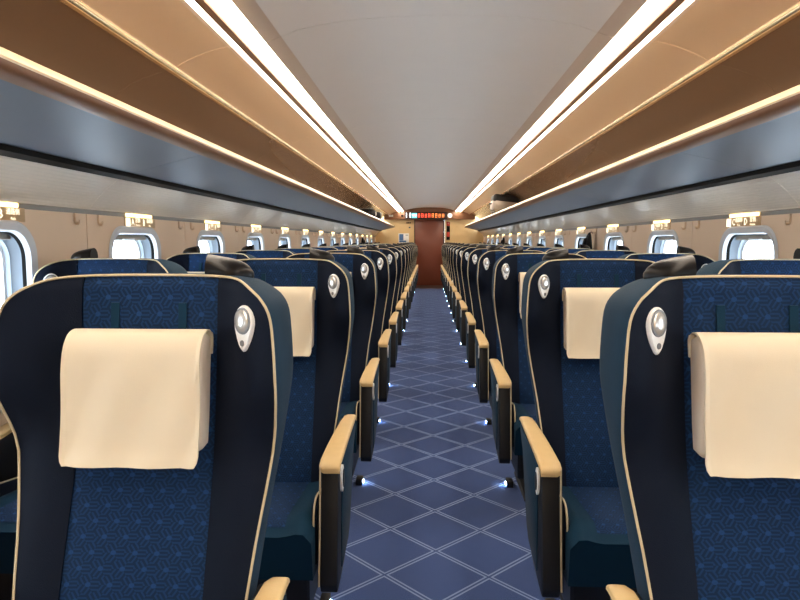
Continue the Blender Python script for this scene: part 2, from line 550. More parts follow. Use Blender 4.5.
win_cache = {}
for sx in (-1, 1):
    side = SIDES[sx]
    wall = struct(ob('wall_%s' % side, None))
    bays = [(WIN0 + PITCH * k - 0.48, WIN0 + PITCH * k + 0.68, WIN0 + PITCH * k) for k in KS]
    pan = None
    for y0, y1, hy in bays:
        if pan is None:
            pan = wall_panel_mesh(-0.48, 0.68, sx, 0.0)
            seamb = rbox('seam_backing', (sx * (WALL_X + 0.017), 0.68, 0.71), (0.006, 0.05, 1.42), 'dark')
            hook = boxes('coat_hook', [((sx * (WALL_X - 0.005), 0, 1.378), (0.010, 0.010, 0.044)),
                                       ((sx * (WALL_X - 0.014), 0, 1.356), (0.020, 0.010, 0.012)),
                                       ((sx * (WALL_X - 0.024), 0, 1.364), (0.006, 0.010, 0.018))], 'wall', 0.003)
        ob('wall_panel', pan, wall, (0, hy, 0))
        ob('seam_backing', seamb, wall, (0, hy, 0))
        for dy in (-0.10, 0.10):
            ob('coat_hook', hook, wall, (0, hy + 0.68 + dy, 0))
    ob('wall_panel', wall_panel_mesh(bays[-1][1], Y_END, sx), wall)
    ob('recess_strip', rbox('recess_strip', (sx * (WALL_X + 0.012), (Y_BACK + Y_END) / 2, 1.42), (0.014, Y_END - Y_BACK, 0.06), 'strip'), wall)
    for a, b in zip(cy, cy[1:-1] + [Y_END]):
        ob('ribbed_panel', strip_mesh('ribbed_panel', RIB, a + 0.001, b - 0.001, 'ribbed', sx, thick=0.008, angle=60), wall)
    ob('ribbed_panel_lip', strip_mesh('ribbed_panel_lip', [(1.543, 1.428), (1.546, 1.420), (1.556, 1.418)], Y_BACK, Y_END, 'ribbed', sx, thick=0.004), wall)

    # windows and the lit seat signs above them
    wm = dict(
        frame=ring_loft('frame', [(WHW - 0.008, WHH - 0.008, WR, WALL_X + 0.004), (WHW, WHH, WR, WALL_X - 0.004), (WHW - 0.008, WHH - 0.008, WR - 0.006, WALL_X - 0.012),
                                  (WHW - 0.035, WHH - 0.035, WR - 0.025, WALL_X - 0.004), (WHW - 0.042, WHH - 0.042, WR - 0.03, WALL_X + 0.015)], 'frame', sx, 0),
        gasket=ring_loft('gasket', [(WHW - 0.042, WHH - 0.042, WR - 0.03, WALL_X + 0.014), (WHW - 0.046, WHH - 0.046, WR - 0.03, WALL_X + 0.026),
                                    (WHW - 0.036, WHH - 0.036, WR - 0.03, WALL_X + 0.034)], 'dark', sx, 0),
        reveal=ring_loft('reveal', [(WHW - 0.036, WHH - 0.036, WR - 0.03, WALL_X + 0.033), (WHW - 0.050, WHH - 0.050, WR - 0.035, WALL_X + 0.065),
                                    (WHW - 0.055, WHH - 0.055, WR - 0.035, WALL_X + 0.067), (WHW - 0.060, WHH - 0.060, WR - 0.04, WALL_X + 0.085)], 'reveal', sx, 0),
        rim=ring_loft('rim', [(WHW - 0.058, WHH - 0.058, WR - 0.04, WALL_X + 0.082), (WHW - 0.070, WHH - 0.070, WR - 0.045, WALL_X + 0.086),
                              (WHW - 0.072, WHH - 0.072, WR - 0.045, WALL_X + 0.10)], 'frame', sx, 0))
    ro = rr_outline(WHW - 0.05, WHH - 0.05, WR - 0.04)
    wm['pane'] = loft('pane', [[(sx * (WALL_X + 0.092), u, WZ + v) for u, v in ro], [(sx * (WALL_X + 0.097), u, WZ + v) for u, v in ro]], 'glass')
    wm['blind'] = boxes('blind', [((sx * (WALL_X + 0.048), 0, WZ + WHH - 0.053), (0.012, 2 * WHW - 0.16, 0.036))], 'blind', 0.003)
    wm['handle'] = boxes('blind_handle', [((sx * (WALL_X + 0.038), 0, WZ + WHH - 0.066), (0.014, 0.12, 0.010))], 'frame', 0.003)
    lamp = boxes('sign_lamp', [((sx * (WALL_X + 0.003), 0, 1.411), (0.008, 0.30, 0.016))], 'signlamp', 0.003)
    plate = rbox('sign_plate', (sx * (WALL_X - 0.002), 0, 1.376), (0.004, 0.36, 0.052), 'signplate', 0.001)
    box_ = rbox('row_box', (sx * (WALL_X - 0.005), 0, 1.376), (0.002, 0.048, 0.042), 'signtext', 0.001)
    for k in KS:
        hy = WIN0 + PITCH * k
        win_no += 1
        w = struct(ob('window_%d' % win_no, None, None, (0, hy, 0)))
        for nm in ('frame', 'gasket', 'reveal', 'rim', 'pane'):
            ob(nm, wm[nm], w)
        bl = ob('blind', wm['blind'], w)
        ob('blind_handle', wm['handle'], bl)
        # sign: read from the aisle; left wall reads towards +y, right wall towards -y
        pos = 'x' if k < -1 else '%s window from the camera' % ORD[k + 1]
        sg = thing('seat_sign', 'lit yellow seat letter sign on the %s wall above the %s' % (side, pos),
                   'sign', (0, hy + 0.055, 0), 'seat letter signs above the windows')
        if k < -1:
            sg['label'] = 'lit yellow seat letter sign on the %s wall, %s window behind the camera' % (side, 'first' if k == -2 else 'second')
        ob('lamp', lamp, sg)
        ob('plate', plate, sg)
        d = -sx
        ob('row_box', box_, sg, (0, d * -0.145, 0))
        rot = Matrix.Rotation(math.pi / 2, 4, 'X')
        yawr = math.pi / 2 if sx < 0 else -math.pi / 2
        letters = ('A', 'window', 'window_en', 'B', 'aisle', 'aisle_en') if sx < 0 else ('C', 'aisle', 'aisle_en', 'D', 'window', 'window_en')
        for nm, py, pz in zip(letters, (-0.092, -0.035, -0.035, 0.038, 0.108, 0.108), (0, 0.010, -0.014, 0, 0.010, -0.014)):
            o = ob('lettering', txt[nm], sg, (sx * (WALL_X - 0.0052), d * py, 1.376 + pz))
            o.rotation_euler = (math.pi / 2, 0, yawr)

# ---- strip lights along both sides of the ceiling (units two rows long)
def light_meshes(sx, L):
    h = L / 2 - 0.002
    def dome(x0, x1, z0, z1, drop):
        n = 8
        pr = []
        for i in range(n + 1):
            t = i / n
            pr.append((x0 + (x1 - x0) * t, z0 + (z1 - z0) * t - drop * math.sin(math.pi * t) ** 0.7))
        return pr + [(x1, z1 + 0.012), (x0, z0 + 0.012)]
    def solid(nm, loop, mat):
        return loft(nm, [[(sx * x, -h, z) for x, z in loop], [(sx * x, h, z) for x, z in loop]], mat, angle=40)
    return dict(
        housing=solid('housing', [(0.672, 2.156), (0.740, 2.131), (0.740, 2.150), (0.815, 2.146), (0.852, 2.138), (0.888, 2.134), (0.888, 2.117), (0.906, 2.115),
                                  (0.906, 2.19), (0.672, 2.19)], 'fixture'),
        wide=solid('wide_diffuser', dome(0.741, 0.808, 2.130, 2.125, 0.011), 'light'),
        narrow=solid('narrow_diffuser', dome(0.855, 0.886, 2.120, 2.117, 0.007), 'light'),
        groove=solid('divider', [(0.810, 2.117), (0.816, 2.108), (0.847, 2.105), (0.853, 2.112), (0.853, 2.137), (0.810, 2.140)], 'header'))

for sx in (-1, 1):
    cache = {}
    for i, (a, b) in enumerate(zip(cy, cy[1:])):
        L = round(b - a, 3)
        if L not in cache:
            cache[L] = light_meshes(sx, L)
        where = 'above the camera' if i == 0 else ('%s section from the camera' % ORD[i - 1])
        t = thing('ceiling_light', 'twin white strip light along the %s ceiling edge, %s' % (SIDES[sx], where), 'ceiling light',
                  (0, (a + b) / 2, 0), 'strip lights along the ceiling edges')
        ob('housing', cache[L]['housing'], t)
        ob('wide_diffuser', cache[L]['wide'], t)
        ob('narrow_diffuser', cache[L]['narrow'], t)
        ob('divider', cache[L]['groove'], t)

# ---- luggage racks
RACK_END = 18.25
for sx in (-1, 1):
    t = thing('luggage_rack', 'long overhead luggage rack with grey underside and glowing beige lip on the %s side' % SIDES[sx], 'luggage rack', (0, 0, 0), 'overhead luggage racks')
    shelf = [(1.02, 1.700), (1.478, 1.672), (1.478, 1.650), (1.36, 1.60), (1.02, 1.678)]
    ob('shelf', loft('shelf', [[(sx * x, y, z) for x, z in shelf] for y in (Y_BACK, RACK_END)], 'rackback'), t)
    lipp = [(1.045, 1.700), (1.040, 1.718), (1.028, 1.725), (1.014, 1.722), (0.998, 1.711), (0.984, 1.698), (0.977, 1.689), (0.979, 1.683), (1.00, 1.684), (1.03, 1.69)]
    ob('lip', loft('lip', [[(sx * x, y, z) for x, z in lipp] for y in (Y_BACK, RACK_END)], 'lip', angle=50), t)
    ob('lip_band', loft('lip_band', [[(sx * x, y, z) for x, z in ((0.979, 1.686), (0.981, 1.672), (0.990, 1.662), (1.032, 1.655), (1.04, 1.67), (1.0, 1.686))] for y in (Y_BACK, RACK_END)], 'header', angle=50), t)
    und = [(1.025, 1.6585), (1.04, 1.655), (1.10, 1.641), (1.20, 1.617), (1.30, 1.590), (1.362, 1.574)]
    for a, b in zip(cy, cy[1:]):
        ob('underside_panel', strip_mesh('underside_panel', und, a + 0.001, min(b - 0.001, RACK_END), 'under', sx, thick=0.006, angle=60), t)
    ob('dark_trim', loft('dark_trim', [[(sx * x, y, z) for x, z in ((1.342, 1.577), (1.352, 1.560), (1.402, 1.552), (1.404, 1.575), (1.37, 1.585))] for y in (Y_BACK, RACK_END)], 'dark'), t)
    cap = [(0.978, 1.705), (1.0, 1.72), (1.03, 1.705), (1.478, 1.676), (1.478, 1.645), (1.40, 1.553), (1.362, 1.568), (0.984, 1.674)]
    ob('end_cap', loft('end_cap', [[(sx * x, y, z) for x, z in cap] for y in (RACK_END, RACK_END + 0.03)], 'header'), t)

# ---- end wall, header, door, rear wall
we = struct(ob('wall_end', None))
ob('end_panel', rbox('end_panel', (-1.02, Y_END + 0.03, 1.15), (1.18, 0.06, 2.3), 'endwall'), we)
ob('end_panel', rbox('end_panel', (1.02, Y_END + 0.03, 1.15), (1.18, 0.06, 2.3), 'endwall'), we)
ob('end_panel', rbox('end_panel', (0, Y_END + 0.03, 2.1), (0.86, 0.06, 0.4), 'endwall'), we)
hd = struct(ob('trim_3', None))
hp = [(-1.52, 1.90), (1.52, 1.90), (1.52, 2.2), (-1.52, 2.2)]
hp = [(-1.30, 1.895), (1.30, 1.895), (1.30, 2.02), (1.12, 2.07), (0.92, 2.13), (0.68, 2.17), (0.35, 2.235), (0, 2.245), (-0.35, 2.235), (-0.68, 2.17), (-0.92, 2.13), (-1.12, 2.07), (-1.30, 2.02)]
ob('header_panel', prism('header_panel', hp, 'y', 18.55, Y_END, 'header', 0.004), hd)
dr = struct(ob('door_1', None, None, (0, Y_END, 0)))
ob('door_leaf', rbox('door_leaf', (-0.01, 0.025, 0.95), (0.84, 0.04, 1.90), 'brown', 0.003), dr)
ob('door_frame', boxes('door_frame', [((-0.428, 0.0, 0.95), (0.02, 0.04, 1.90)), ((0.412, 0.0, 0.95), (0.03, 0.04, 1.90)), ((0, 0.0, 1.895), (0.88, 0.04, 0.012))], 'vinyl', 0.003), dr)
ob('door_handle', rbox('door_handle', (-0.34, -0.005, 1.0), (0.03, 0.03, 0.30), 'vinyl', 0.006), dr)
wb = struct(ob('wall_rear', rbox('wall_rear', (0, Y_BACK - 0.03, 1.15), (3.2, 0.06, 2.3), 'endwall')))

# ================================================================= SEATS
ZB, ZT = 0.38, 1.2125
WTAB = [(0.38, 0.195), (0.50, 0.206), (0.635, 0.222), (0.71, 0.230), (0.82, 0.246), (0.89, 0.256), (0.955, 0.265), (1.0, 0.270), (1.05, 0.269), (1.09, 0.266), (1.125, 0.2625),
        (1.142, 0.259), (1.159, 0.2525), (1.176, 0.2405), (1.186, 0.2295), (1.196, 0.215), (1.2045, 0.199), (1.2100, 0.183), (1.2125, 0.165)]
YTAB = [(0.38, -0.205), (0.60, -0.14), (0.75, -0.088), (0.87, -0.050), (1.0, -0.026), (1.12, -0.010), (1.22, 0.0)]
PW = 0.137

def y_panel(z):
    return interp_s(YTAB, z)

def z_top(x):
    return ZT - 0.004 * (min(abs(x), 0.165) / 0.165) ** 3

def fwd(x, z):
    a = smooth((abs(x) - 0.148) / 0.105)
    b = smooth((z - 0.86) / 0.18)
    return 0.072 * a * b

def front_pt(x, v):
    z = ZB + v * (z_top(x) - ZB)
    puff = 0.010 * math.sin(math.pi * min(1, max(0, (abs(x) - PW) / 0.10))) if abs(x) > PW else 0.0
    rnd = 0.008 * smooth((v - 0.97) / 0.03)
    return Vector((x, y_panel(z) - fwd(x, z) - puff + rnd, z))

VS = [0, 0.1, 0.2, 0.28, 0.34, 0.40, 0.45, 0.50, 0.55, 0.59, 0.63, 0.66, 0.69, 0.72, 0.75, 0.78, 0.81, 0.84, 0.865, 0.89, 0.91, 0.925, 0.938, 0.950, 0.960, 0.969, 0.977, 0.984, 0.990, 0.9945, 0.9975, 1.0]

def interp_s(tab, x):
    n = len(tab)
    if x <= tab[0][0]:
        return tab[0][1]
    if x >= tab[-1][0]:
        return tab[-1][1]
    def slope(i):
        i0, i1 = max(i - 1, 0), min(i + 1, n - 1)
        return (tab[i1][1] - tab[i0][1]) / (tab[i1][0] - tab[i0][0])
    for i in range(n - 1):
        (x0, y0), (x1, y1) = tab[i], tab[i + 1]
        if x <= x1:
            h = x1 - x0
            t = (x - x0) / h
            m0, m1 = slope(i) * h, slope(i + 1) * h
            return (2 * t ** 3 - 3 * t * t + 1) * y0 + (t ** 3 - 2 * t * t + t) * m0 + (-2 * t ** 3 + 3 * t * t) * y1 + (t ** 3 - t * t) * m1

def half_w(v):
    return interp_s(WTAB, ZB + v * (ZT - ZB))

def seat_outline():
    L = [front_pt(-half_w(v), v) for v in VS]
    wt = half_w(1.0)
    T = [front_pt(-wt + 2 * wt * k / 16, 1.0) for k in range(1, 16)]
    return L + T + [front_pt(half_w(v), v) for v in reversed(VS)]

OUT = seat_outline()

def make_seat_meshes(s):
    """meshes of one seat; s is the side (+1/-1 in x) that carries handle, lamp and side armrest"""
    m = {}
    # centre panel
    xs = [-PW + 2 * PW * k / 10 for k in range(11)]
    m['centre_panel'] = mk('centre_panel', [front_pt(x, v) + Vector((0, 0.004 * (abs(x) / PW) ** 6, 0)) for v in VS for x in xs], grid_faces(len(VS), 11), 'weave', 60)
    # wings
    for nm, sg in (('wing_a', -1), ('wing_b', 1)):
        vv = []
        for v in VS:
            w = half_w(v)
            for k in range(9):
                p = front_pt(sg * (PW + (w - PW) * k / 8), v)
                vv.append(p)
        m[nm] = mk(nm, vv, grid_faces(len(VS), 9), 'navy', 60)
    # shell: rings following the outline, going back
    cen = Vector((0, 0, 0.80))
    nrm = []
    N = len(OUT)
    for i in range(N):
        a, b = OUT[max(i - 1, 0)], OUT[min(i + 1, N - 1)]
        t = Vector((b.x - a.x, 0, b.z - a.z)).normalized()
        n_ = Vector((-t.z, 0, t.x))
        if n_.dot(Vector((OUT[i].x, 0, OUT[i].z - 0.8))) < 0:
            n_ = -n_
        nrm.append(n_)
    rings = []
    for off, dep in ((0.0, 0.0), (0.002, 0.008), (0.002, 0.04), (0.000, 0.08), (-0.005, 0.112), (-0.010, 0.140), (-0.03, 0.160), (-0.09, 0.168), (-0.14, 0.170)):
        rg = []
        for p, n_ in zip(OUT, nrm):
            base = y_panel(p.z)
            # the back closes into one smooth shell behind the wings
            yb = p.y + (base - p.y) * smooth(dep / 0.12) + dep
            q = Vector((p.x, yb, p.z)) + n_ * off
            if off < -0.02:
                q.z = max(q.z, ZB)
            rg.append(q)
        rings.append(rg)
    v = [q for rg in rings for q in rg]
    f = grid_faces(len(rings), N)
    lastb = (len(rings) - 1) * N
    for i in range(N // 2):
        a, b, c, d = lastb + i, lastb + i + 1, lastb + N - 2 - i, lastb + N - 1 - i
        if b < c:
            f.append((a, b, c, d))
        elif b == c:
            f.append((a, b, d))
    m['shell'] = mk('shell', v, f, 'teal', 60)
    m['piping'] = tube('piping', [p + Vector((0, -0.001, 0)) for p in OUT], 0.0026, 'piping', 6)
    # reading lamp on the outer wing
    c = front_pt(s * 0.207, (1.113 - ZB) / (z_top(0.2) - ZB))
    cx = front_pt(s * 0.217, (1.113 - ZB) / (z_top(0.2) - ZB))
    cz = front_pt(s * 0.207, (1.135 - ZB) / (z_top(0.2) - ZB))
    ex = (cx - c).normalized() * s
    ez = (cz - c).normalized()
    nn = ex.cross(ez).normalized()
    if nn.y > 0:
        nn = -nn
    def tear(scale, dn, n=28):
        pts = []
        for k in range(n):
            a = 2 * math.pi * k / n
            px = 0.0275 * math.sin(a)
            pz = 0.034 * math.cos(a)
            if pz < 0:
                tt = -math.cos(a)
                pz = -0.054 * tt
                px *= (1 - 0.30 * tt)
            pts.append(c + ex * px * scale + ez * (0.012 + pz * scale) + nn * dn)
        return pts
    m['lamp_plate'] = loft('lamp_plate', [tear(1.0, -0.002), tear(1.0, 0.003), tear(0.93, 0.006)], 'silver', angle=30)
    def disc(r, dn, zo, n=20):
        return [c + ex * r * math.sin(2 * math.pi * k / n) + ez * (zo + r * 1.1 * math.cos(2 * math.pi * k / n)) + nn * dn for k in range(n)]
    m['lamp_ring'] = loft('lamp_ring', [disc(0.0235, 0.005, 0.016), disc(0.0225, 0.0085, 0.016), disc(0.0205, 0.0085, 0.016)], 'grey')
    m['lamp_lens'] = loft('lamp_lens', [disc(0.0205, 0.007, 0.016), disc(0.017, 0.0115, 0.016), disc(0.010, 0.0135, 0.017), disc(0.002, 0.014, 0.017)], 'lens', angle=60)
    m['lamp_button'] = loft('lamp_button', [disc(0.0055, 0.005, -0.026), disc(0.005, 0.008, -0.026)], 'grey')
    # pillow with cloth, in a frame that lies on the reclined panel
    def on(dx, d, z):       # d: distance in front of the panel
        return Vector((dx, y_panel(z) - d, z))
    ringsP = []
    prof = [(0.004, 0.885), (0.036, 0.882), (0.052, 0.893), (0.058, 0.92), (0.064, 0.98), (0.068, 1.04), (0.066, 1.078), (0.052, 1.099), (0.03, 1.105), (0.008, 1.097), (0.002, 1.07), (0.002, 0.93)]
    cd, cz_ = 0.033, 1.0
    for xx, sc in ((-0.1285, 0.72), (-0.1265, 0.88), (-0.121, 0.97), (-0.112, 1.0), (0, 1.0), (0.112, 1.0), (0.121, 0.97), (0.1265, 0.88), (0.1285, 0.72)):
        ringsP.append([on(xx, cd + (d - cd) * sc, cz_ + (z - cz_) * (sc * 0.35 + 0.65)) for d, z in prof])
    m['pillow'] = loft('pillow', ringsP, 'pillow', angle=50)
    cp = catmull([(0.006, 1.06, 0), (0.004, 1.092, 0), (0.018, 1.108, 0), (0.040, 1.110, 0), (0.060, 1.101, 0), (0.072, 1.078, 0), (0.0745, 1.045, 0), (0.073, 0.98, 0), (0.071, 0.91, 0), (0.073, 0.864, 0)], 4)
    us = [-1, -0.955, -0.94, -0.92, -0.8, -0.66, -0.5, -0.33, -0.16, 0, 0.16, 0.33, 0.5, 0.66, 0.8, 0.92, 0.94, 0.955, 1]
    nx = len(us) - 1
    rnd = random.Random(3)
    front, back = [], []
    for i, q in enumerate(cp):
        hwid = 0.131
        if q.y < 0.875 and q.x > 0.05:
            hwid -= (0.875 - q.y) * 0.6
        for j in range(nx + 1):
            u = us[j]
            x = u * hwid
            wr = 0.0
            if q.x > 0.06:
                wr = 0.0032 * math.sin(7 * u + 60 * (1.08 - q.y) * 0.35 + 1.0) * smooth((1.08 - q.y) / 0.06) + 0.002 * math.sin(19 * u - 40 * q.y)
            edge = 0.0018 if (abs(u) > 0.95 or (q.y < 0.877 and q.x > 0.05)) else 0
            front.append(on(x, q.x + wr + 0.003 + edge, q.y))
            back.append(on(x, q.x + wr, q.y - (0.003 if 0.01 < q.x < 0.06 and q.y > 1.09 else 0)))
    nr = len(cp)
    F = grid_faces(nr, nx + 1) + grid_faces(nr, nx + 1, base=nr * (nx + 1))
    off = nr * (nx + 1)
    edge_loop = [j for j in range(nx + 1)] + [i * (nx + 1) + nx for i in range(1, nr)] + [(nr - 1) * (nx + 1) + j for j in range(nx - 1, -1, -1)] + [i * (nx + 1) for i in range(nr - 2, 0, -1)]
    for a, b in zip(edge_loop, edge_loop[1:] + edge_loop[:1]):
        F.append((a, b, b + off, a + off))
    m['cloth'] = mk('cloth', front + back, F, 'cloth', 50)
    # two straps above the pillow
    for nm, x0 in (('strap_a', -0.068), ('strap_b', 0.068)):
        rr = []
        for z in (1.06, 1.10, 1.13, 1.158):
            rr.append([on(x0 - 0.008, 0.0, z), on(x0 - 0.008, 0.004, z), on(x0 + 0.008, 0.004, z), on(x0 + 0.008, 0.0, z)])
        m[nm] = loft(nm, rr, 'teal', angle=50)
    # leather grab handle on the top corner behind the piping
    rr = []
    for t in [k / 10 for k in range(11)]:
        x = s * (0.100 + 0.092 * t)
        hz = 0.034 * (1 - 0.22 * t) * (1 - t ** 7 * 0.75)
        hy_ = 0.040 * (1 - t ** 7 * 0.8) * (0.75 + 0.25 * math.sin(math.pi * t))
        zc = z_top(x) + 0.008 - 0.006 * t
        yc = y_panel(1.2) + 0.062
        rr.append([Vector((x, yc + hy_ * math.cos(a), zc + hz * math.sin(a))) for a in [2 * math.pi * k / 14 for k in range(14)]])
    m['grab_handle'] = loft('grab_handle', rr, 'handle', angle=55)
    # cushion
    def cushion_top(x, y):
        t = (y + 0.60) / 0.45
        return 0.445 - 0.030 * smooth(t) - 0.03 * smooth((0.08 - (y + 0.62)) / 0.08) + 0.012 * smooth((abs(x) - 0.12) / 0.06) - 0.03 * smooth((abs(x) - 0.185) / 0.03)
    ny, nxx = 14, 18
    top, bot = [], []
    for i in range(ny + 1):
        y = -0.62 + 0.50 * i / ny
        for j in range(nxx + 1):
            x = -0.215 + 0.43 * j / nxx
            top.append(Vector((x, y, cushion_top(x, y))))
            bot.append(Vector((x, y + (0.02 if i == 0 else 0), 0.275)))
    nr, ncol = ny + 1, nxx + 1
    off = nr * ncol
    F = grid_faces(nr, ncol) + grid_faces(nr, ncol, base=off)
    el = list(range(ncol)) + [i * ncol + ncol - 1 for i in range(1, nr)] + [(nr - 1) * ncol + j for j in range(ncol - 2, -1, -1)] + [i * ncol for i in range(nr - 2, 0, -1)]
    for a, b in zip(el, el[1:] + el[:1]):
        F.append((a, b, b + off, a + off))
    m['cushion'] = mk('cushion', top + bot, F, 'teal', 60)
    pts = []
    for i in range(13):
        y = -0.585 + 0.44 * i / 12
        for j in range(9):
            x = -0.13 + 0.26 * j / 8
            pts.append(Vector((x, y, cushion_top(x, y) + 0.0025)))
    m['cushion_panel'] = mk('cushion_panel', pts, grid_faces(13, 9), 'weave', 60)
    # pedestal under the seat
    m['base'] = boxes('base', [((0, -0.33, 0.2), (0.38, 0.40, 0.14)), ((0, -0.30, 0.07), (0.20, 0.26, 0.14)), ((0, -0.30, 0.012), (0.30, 0.40, 0.024))], 'black', 0.008)
    # side armrest: body (black core), teal outer skin, beige cap, bezel
    x0, x1 = s * 0.232, s * 0.285
    poly = [(-0.525, 0.600), (-0.15, 0.628), (-0.135, 0.57), (-0.19, 0.46), (-0.30, 0.285), (-0.40, 0.25), (-0.565, 0.245), (-0.575, 0.27)]
    poly = [(-0.530, 0.604), (-0.40, 0.616), (-0.095, 0.631), (-0.085, 0.595), (-0.150, 0.54), (-0.215, 0.42), (-0.275, 0.31), (-0.33, 0.272), (-0.42, 0.242), (-0.572, 0.222), (-0.586, 0.25)]
    m['armrest_body'] = prism('armrest_body', poly, 'x', min(x0, x1), max(x0, x1), 'black', 0.006)
    sk = [(-0.470, 0.595), (-0.105, 0.614), (-0.100, 0.59), (-0.160, 0.545), (-0.222, 0.425), (-0.28, 0.32), (-0.33, 0.284), (-0.42, 0.268), (-0.49, 0.262), (-0.485, 0.40), (-0.472, 0.50)]
    m['armrest_skin'] = prism('armrest_skin', sk, 'x', min(s * 0.2835, s * 0.2880), max(s * 0.2835, s * 0.2880), 'teal', 0.0015)
    rr = []
    for y, hw, zt, th in ((-0.546, 0.024, 0.596, 0.016), (-0.543, 0.029, 0.603, 0.022), (-0.532, 0.032, 0.611, 0.024), (-0.50, 0.0325, 0.617, 0.023), (-0.40, 0.031, 0.626, 0.023),
                          (-0.28, 0.028, 0.636, 0.023), (-0.17, 0.0245, 0.642, 0.022), (-0.115, 0.022, 0.645, 0.021), (-0.095, 0.018, 0.643, 0.018), (-0.084, 0.010, 0.637, 0.010)):
        cxx = s * (0.290 - hw)
        sec = [(-1, -1), (-1, -0.15), (-0.90, 0.10), (-0.65, 0.20), (0, 0.24), (0.65, 0.20), (0.90, 0.10), (1, -0.15), (1, -1)]
        rr.append([Vector((cxx + u * hw, y, zt - 0.005 + (v * th * 0.5 if v < 0 else v * 0.02))) for u, v in sec])
    m['armrest_cap'] = loft('armrest_cap', rr, 'cap', angle=70)
    pe = [Vector((s * 0.2305, y - 0.002, z)) for y, z in ((-0.537, 0.602), (-0.543, 0.56), (-0.556, 0.45), (-0.57, 0.35), (-0.587, 0.25))]
    m['armrest_edging'] = tube('armrest_edging', pe, 0.003, 'piping', 6)
    def oval(r, x, n=18):
        return [Vector((s * x, -0.478 + r * 0.8 * math.cos(2 * math.pi * k / n), 0.545 + r * 1.25 * math.sin(2 * math.pi * k / n))) for k in range(n)]
    m['armrest_bezel'] = loft('armrest_bezel', [oval(0.034, 0.284), oval(0.034, 0.291), oval(0.025, 0.2925)], 'silver', angle=30)
    m['armrest_control'] = loft('armrest_control', [oval(0.023, 0.290), oval(0.023, 0.2935), oval(0.018, 0.2945)], 'black', angle=30)
    # inner side guard with piping
    sg = [(-0.555, 0.30), (-0.550, 0.44), (-0.530, 0.475), (-0.49, 0.49), (-0.30, 0.46), (-0.22, 0.40), (-0.24, 0.31), (-0.50, 0.285)]
    m['side_guard'] = prism('side_guard', sg, 'x', min(s * 0.203, s * 0.219), max(s * 0.203, s * 0.219), 'navy', 0.004)
    gp = catmull([(s * 0.211, -0.545, 0.29), (s * 0.211, -0.560, 0.33), (s * 0.211, -0.558, 0.43), (s * 0.211, -0.540, 0.474), (s * 0.211, -0.50, 0.493), (s * 0.211, -0.40, 0.478), (s * 0.211, -0.31, 0.464)], 4)
    m['guard_piping'] = tube('guard_piping', gp, 0.0032, 'piping', 6)
    # foot lamp
    m['foot_lamp'] = rbox('foot_lamp', (s * 0.214, -0.27, 0.0125), (0.006, 0.035, 0.006), 'footlamp', 0.001)
    m['foot_housing'] = rbox('foot_housing', (s * 0.195, -0.27, 0.016), (0.034, 0.07, 0.032), 'black', 0.004)
    # centre armrest on the inner side
    ci = -s * 0.33
    cpoly = [(-0.50, 0.59), (-0.49, 0.615), (-0.44, 0.628), (-0.13, 0.64), (-0.10, 0.60), (-0.12, 0.50), (-0.20, 0.36), (-0.40, 0.30), (-0.48, 0.32)]
    m['centre_armrest'] = prism('centre_armrest', cpoly, 'x', ci - 0.055, ci + 0.055, 'black', 0.012, 2, 50)
    cc = [(-0.508, 0.598), (-0.495, 0.622), (-0.44, 0.634), (-0.14, 0.648), (-0.13, 0.638), (-0.44, 0.622)]
    m['centre_armrest_cap'] = prism('centre_armrest_cap', cc, 'x', ci - 0.06, ci + 0.06, 'cap', 0.004, 2, 50)
    return m

SM = {1: make_seat_meshes(1), -1: make_seat_meshes(-1)}

def add_seat(xc, y, s, aisle, label):
    m = SM[s]
    t = thing('train_seat', label, 'seat', (xc, y, 0), 'blue reclining train seats')
    back = ob('seat_back', m['shell'], t)
    for k in ('centre_panel', 'wing_a', 'wing_b', 'piping', 'grab_handle', 'strap_a', 'strap_b'):
        ob({'wing_a': 'side_wing', 'wing_b': 'side_wing', 'strap_a': 'strap', 'strap_b': 'strap'}.get(k, k), m[k], back)
    lp = ob('reading_lamp', m['lamp_plate'], t)
    for k in ('lamp_ring', 'lamp_lens', 'lamp_button'):
        ob(k, m[k], lp)
    lp['label'] = 'silver teardrop reading lamp'
    pl = ob('headrest_pillow', m['pillow'], t)
    cl = ob('headrest_cloth', m['cloth'], pl)
    cl['label'] = 'cream headrest cloth'
    cu = ob('seat_cushion', m['cushion'], t)
    ob('cushion_panel', m['cushion_panel'], cu)
    ob('seat_base', m['base'], t)
    ar = ob('side_armrest', m['armrest_body'], t)
    for k in ('armrest_skin', 'armrest_cap', 'armrest_edging', 'armrest_bezel', 'armrest_control'):
        ob(k, m[k], ar)
    gd = ob('side_guard', m['side_guard'], t)
    ob('guard_piping', m['guard_piping'], gd)
    if aisle:
        fh = ob('foot_lamp_housing', m['foot_housing'], t)
        ob('foot_lamp', m['foot_lamp'], fh)
        ca = ob('centre_armrest', m['centre_armrest'], t)
        ob('centre_armrest_cap', m['centre_armrest_cap'], ca)
    return t

for k in range(NROWS):
    y = ROW0 + PITCH * k
    row = 'nearest row' if k == 0 else ('farthest row' if k == NROWS - 1 else '%s row from the camera' % ORD[k])
    for sx in (-1, 1):
        sd = SIDES[sx]
        add_seat(sx * XA, y, -sx, True, 'dark blue aisle seat with cream headcloth %s of the aisle, %s' % (sd, row))
        add_seat(sx * XW, y, sx, False, 'dark blue window seat beside the %s wall, %s' % (sd, row))

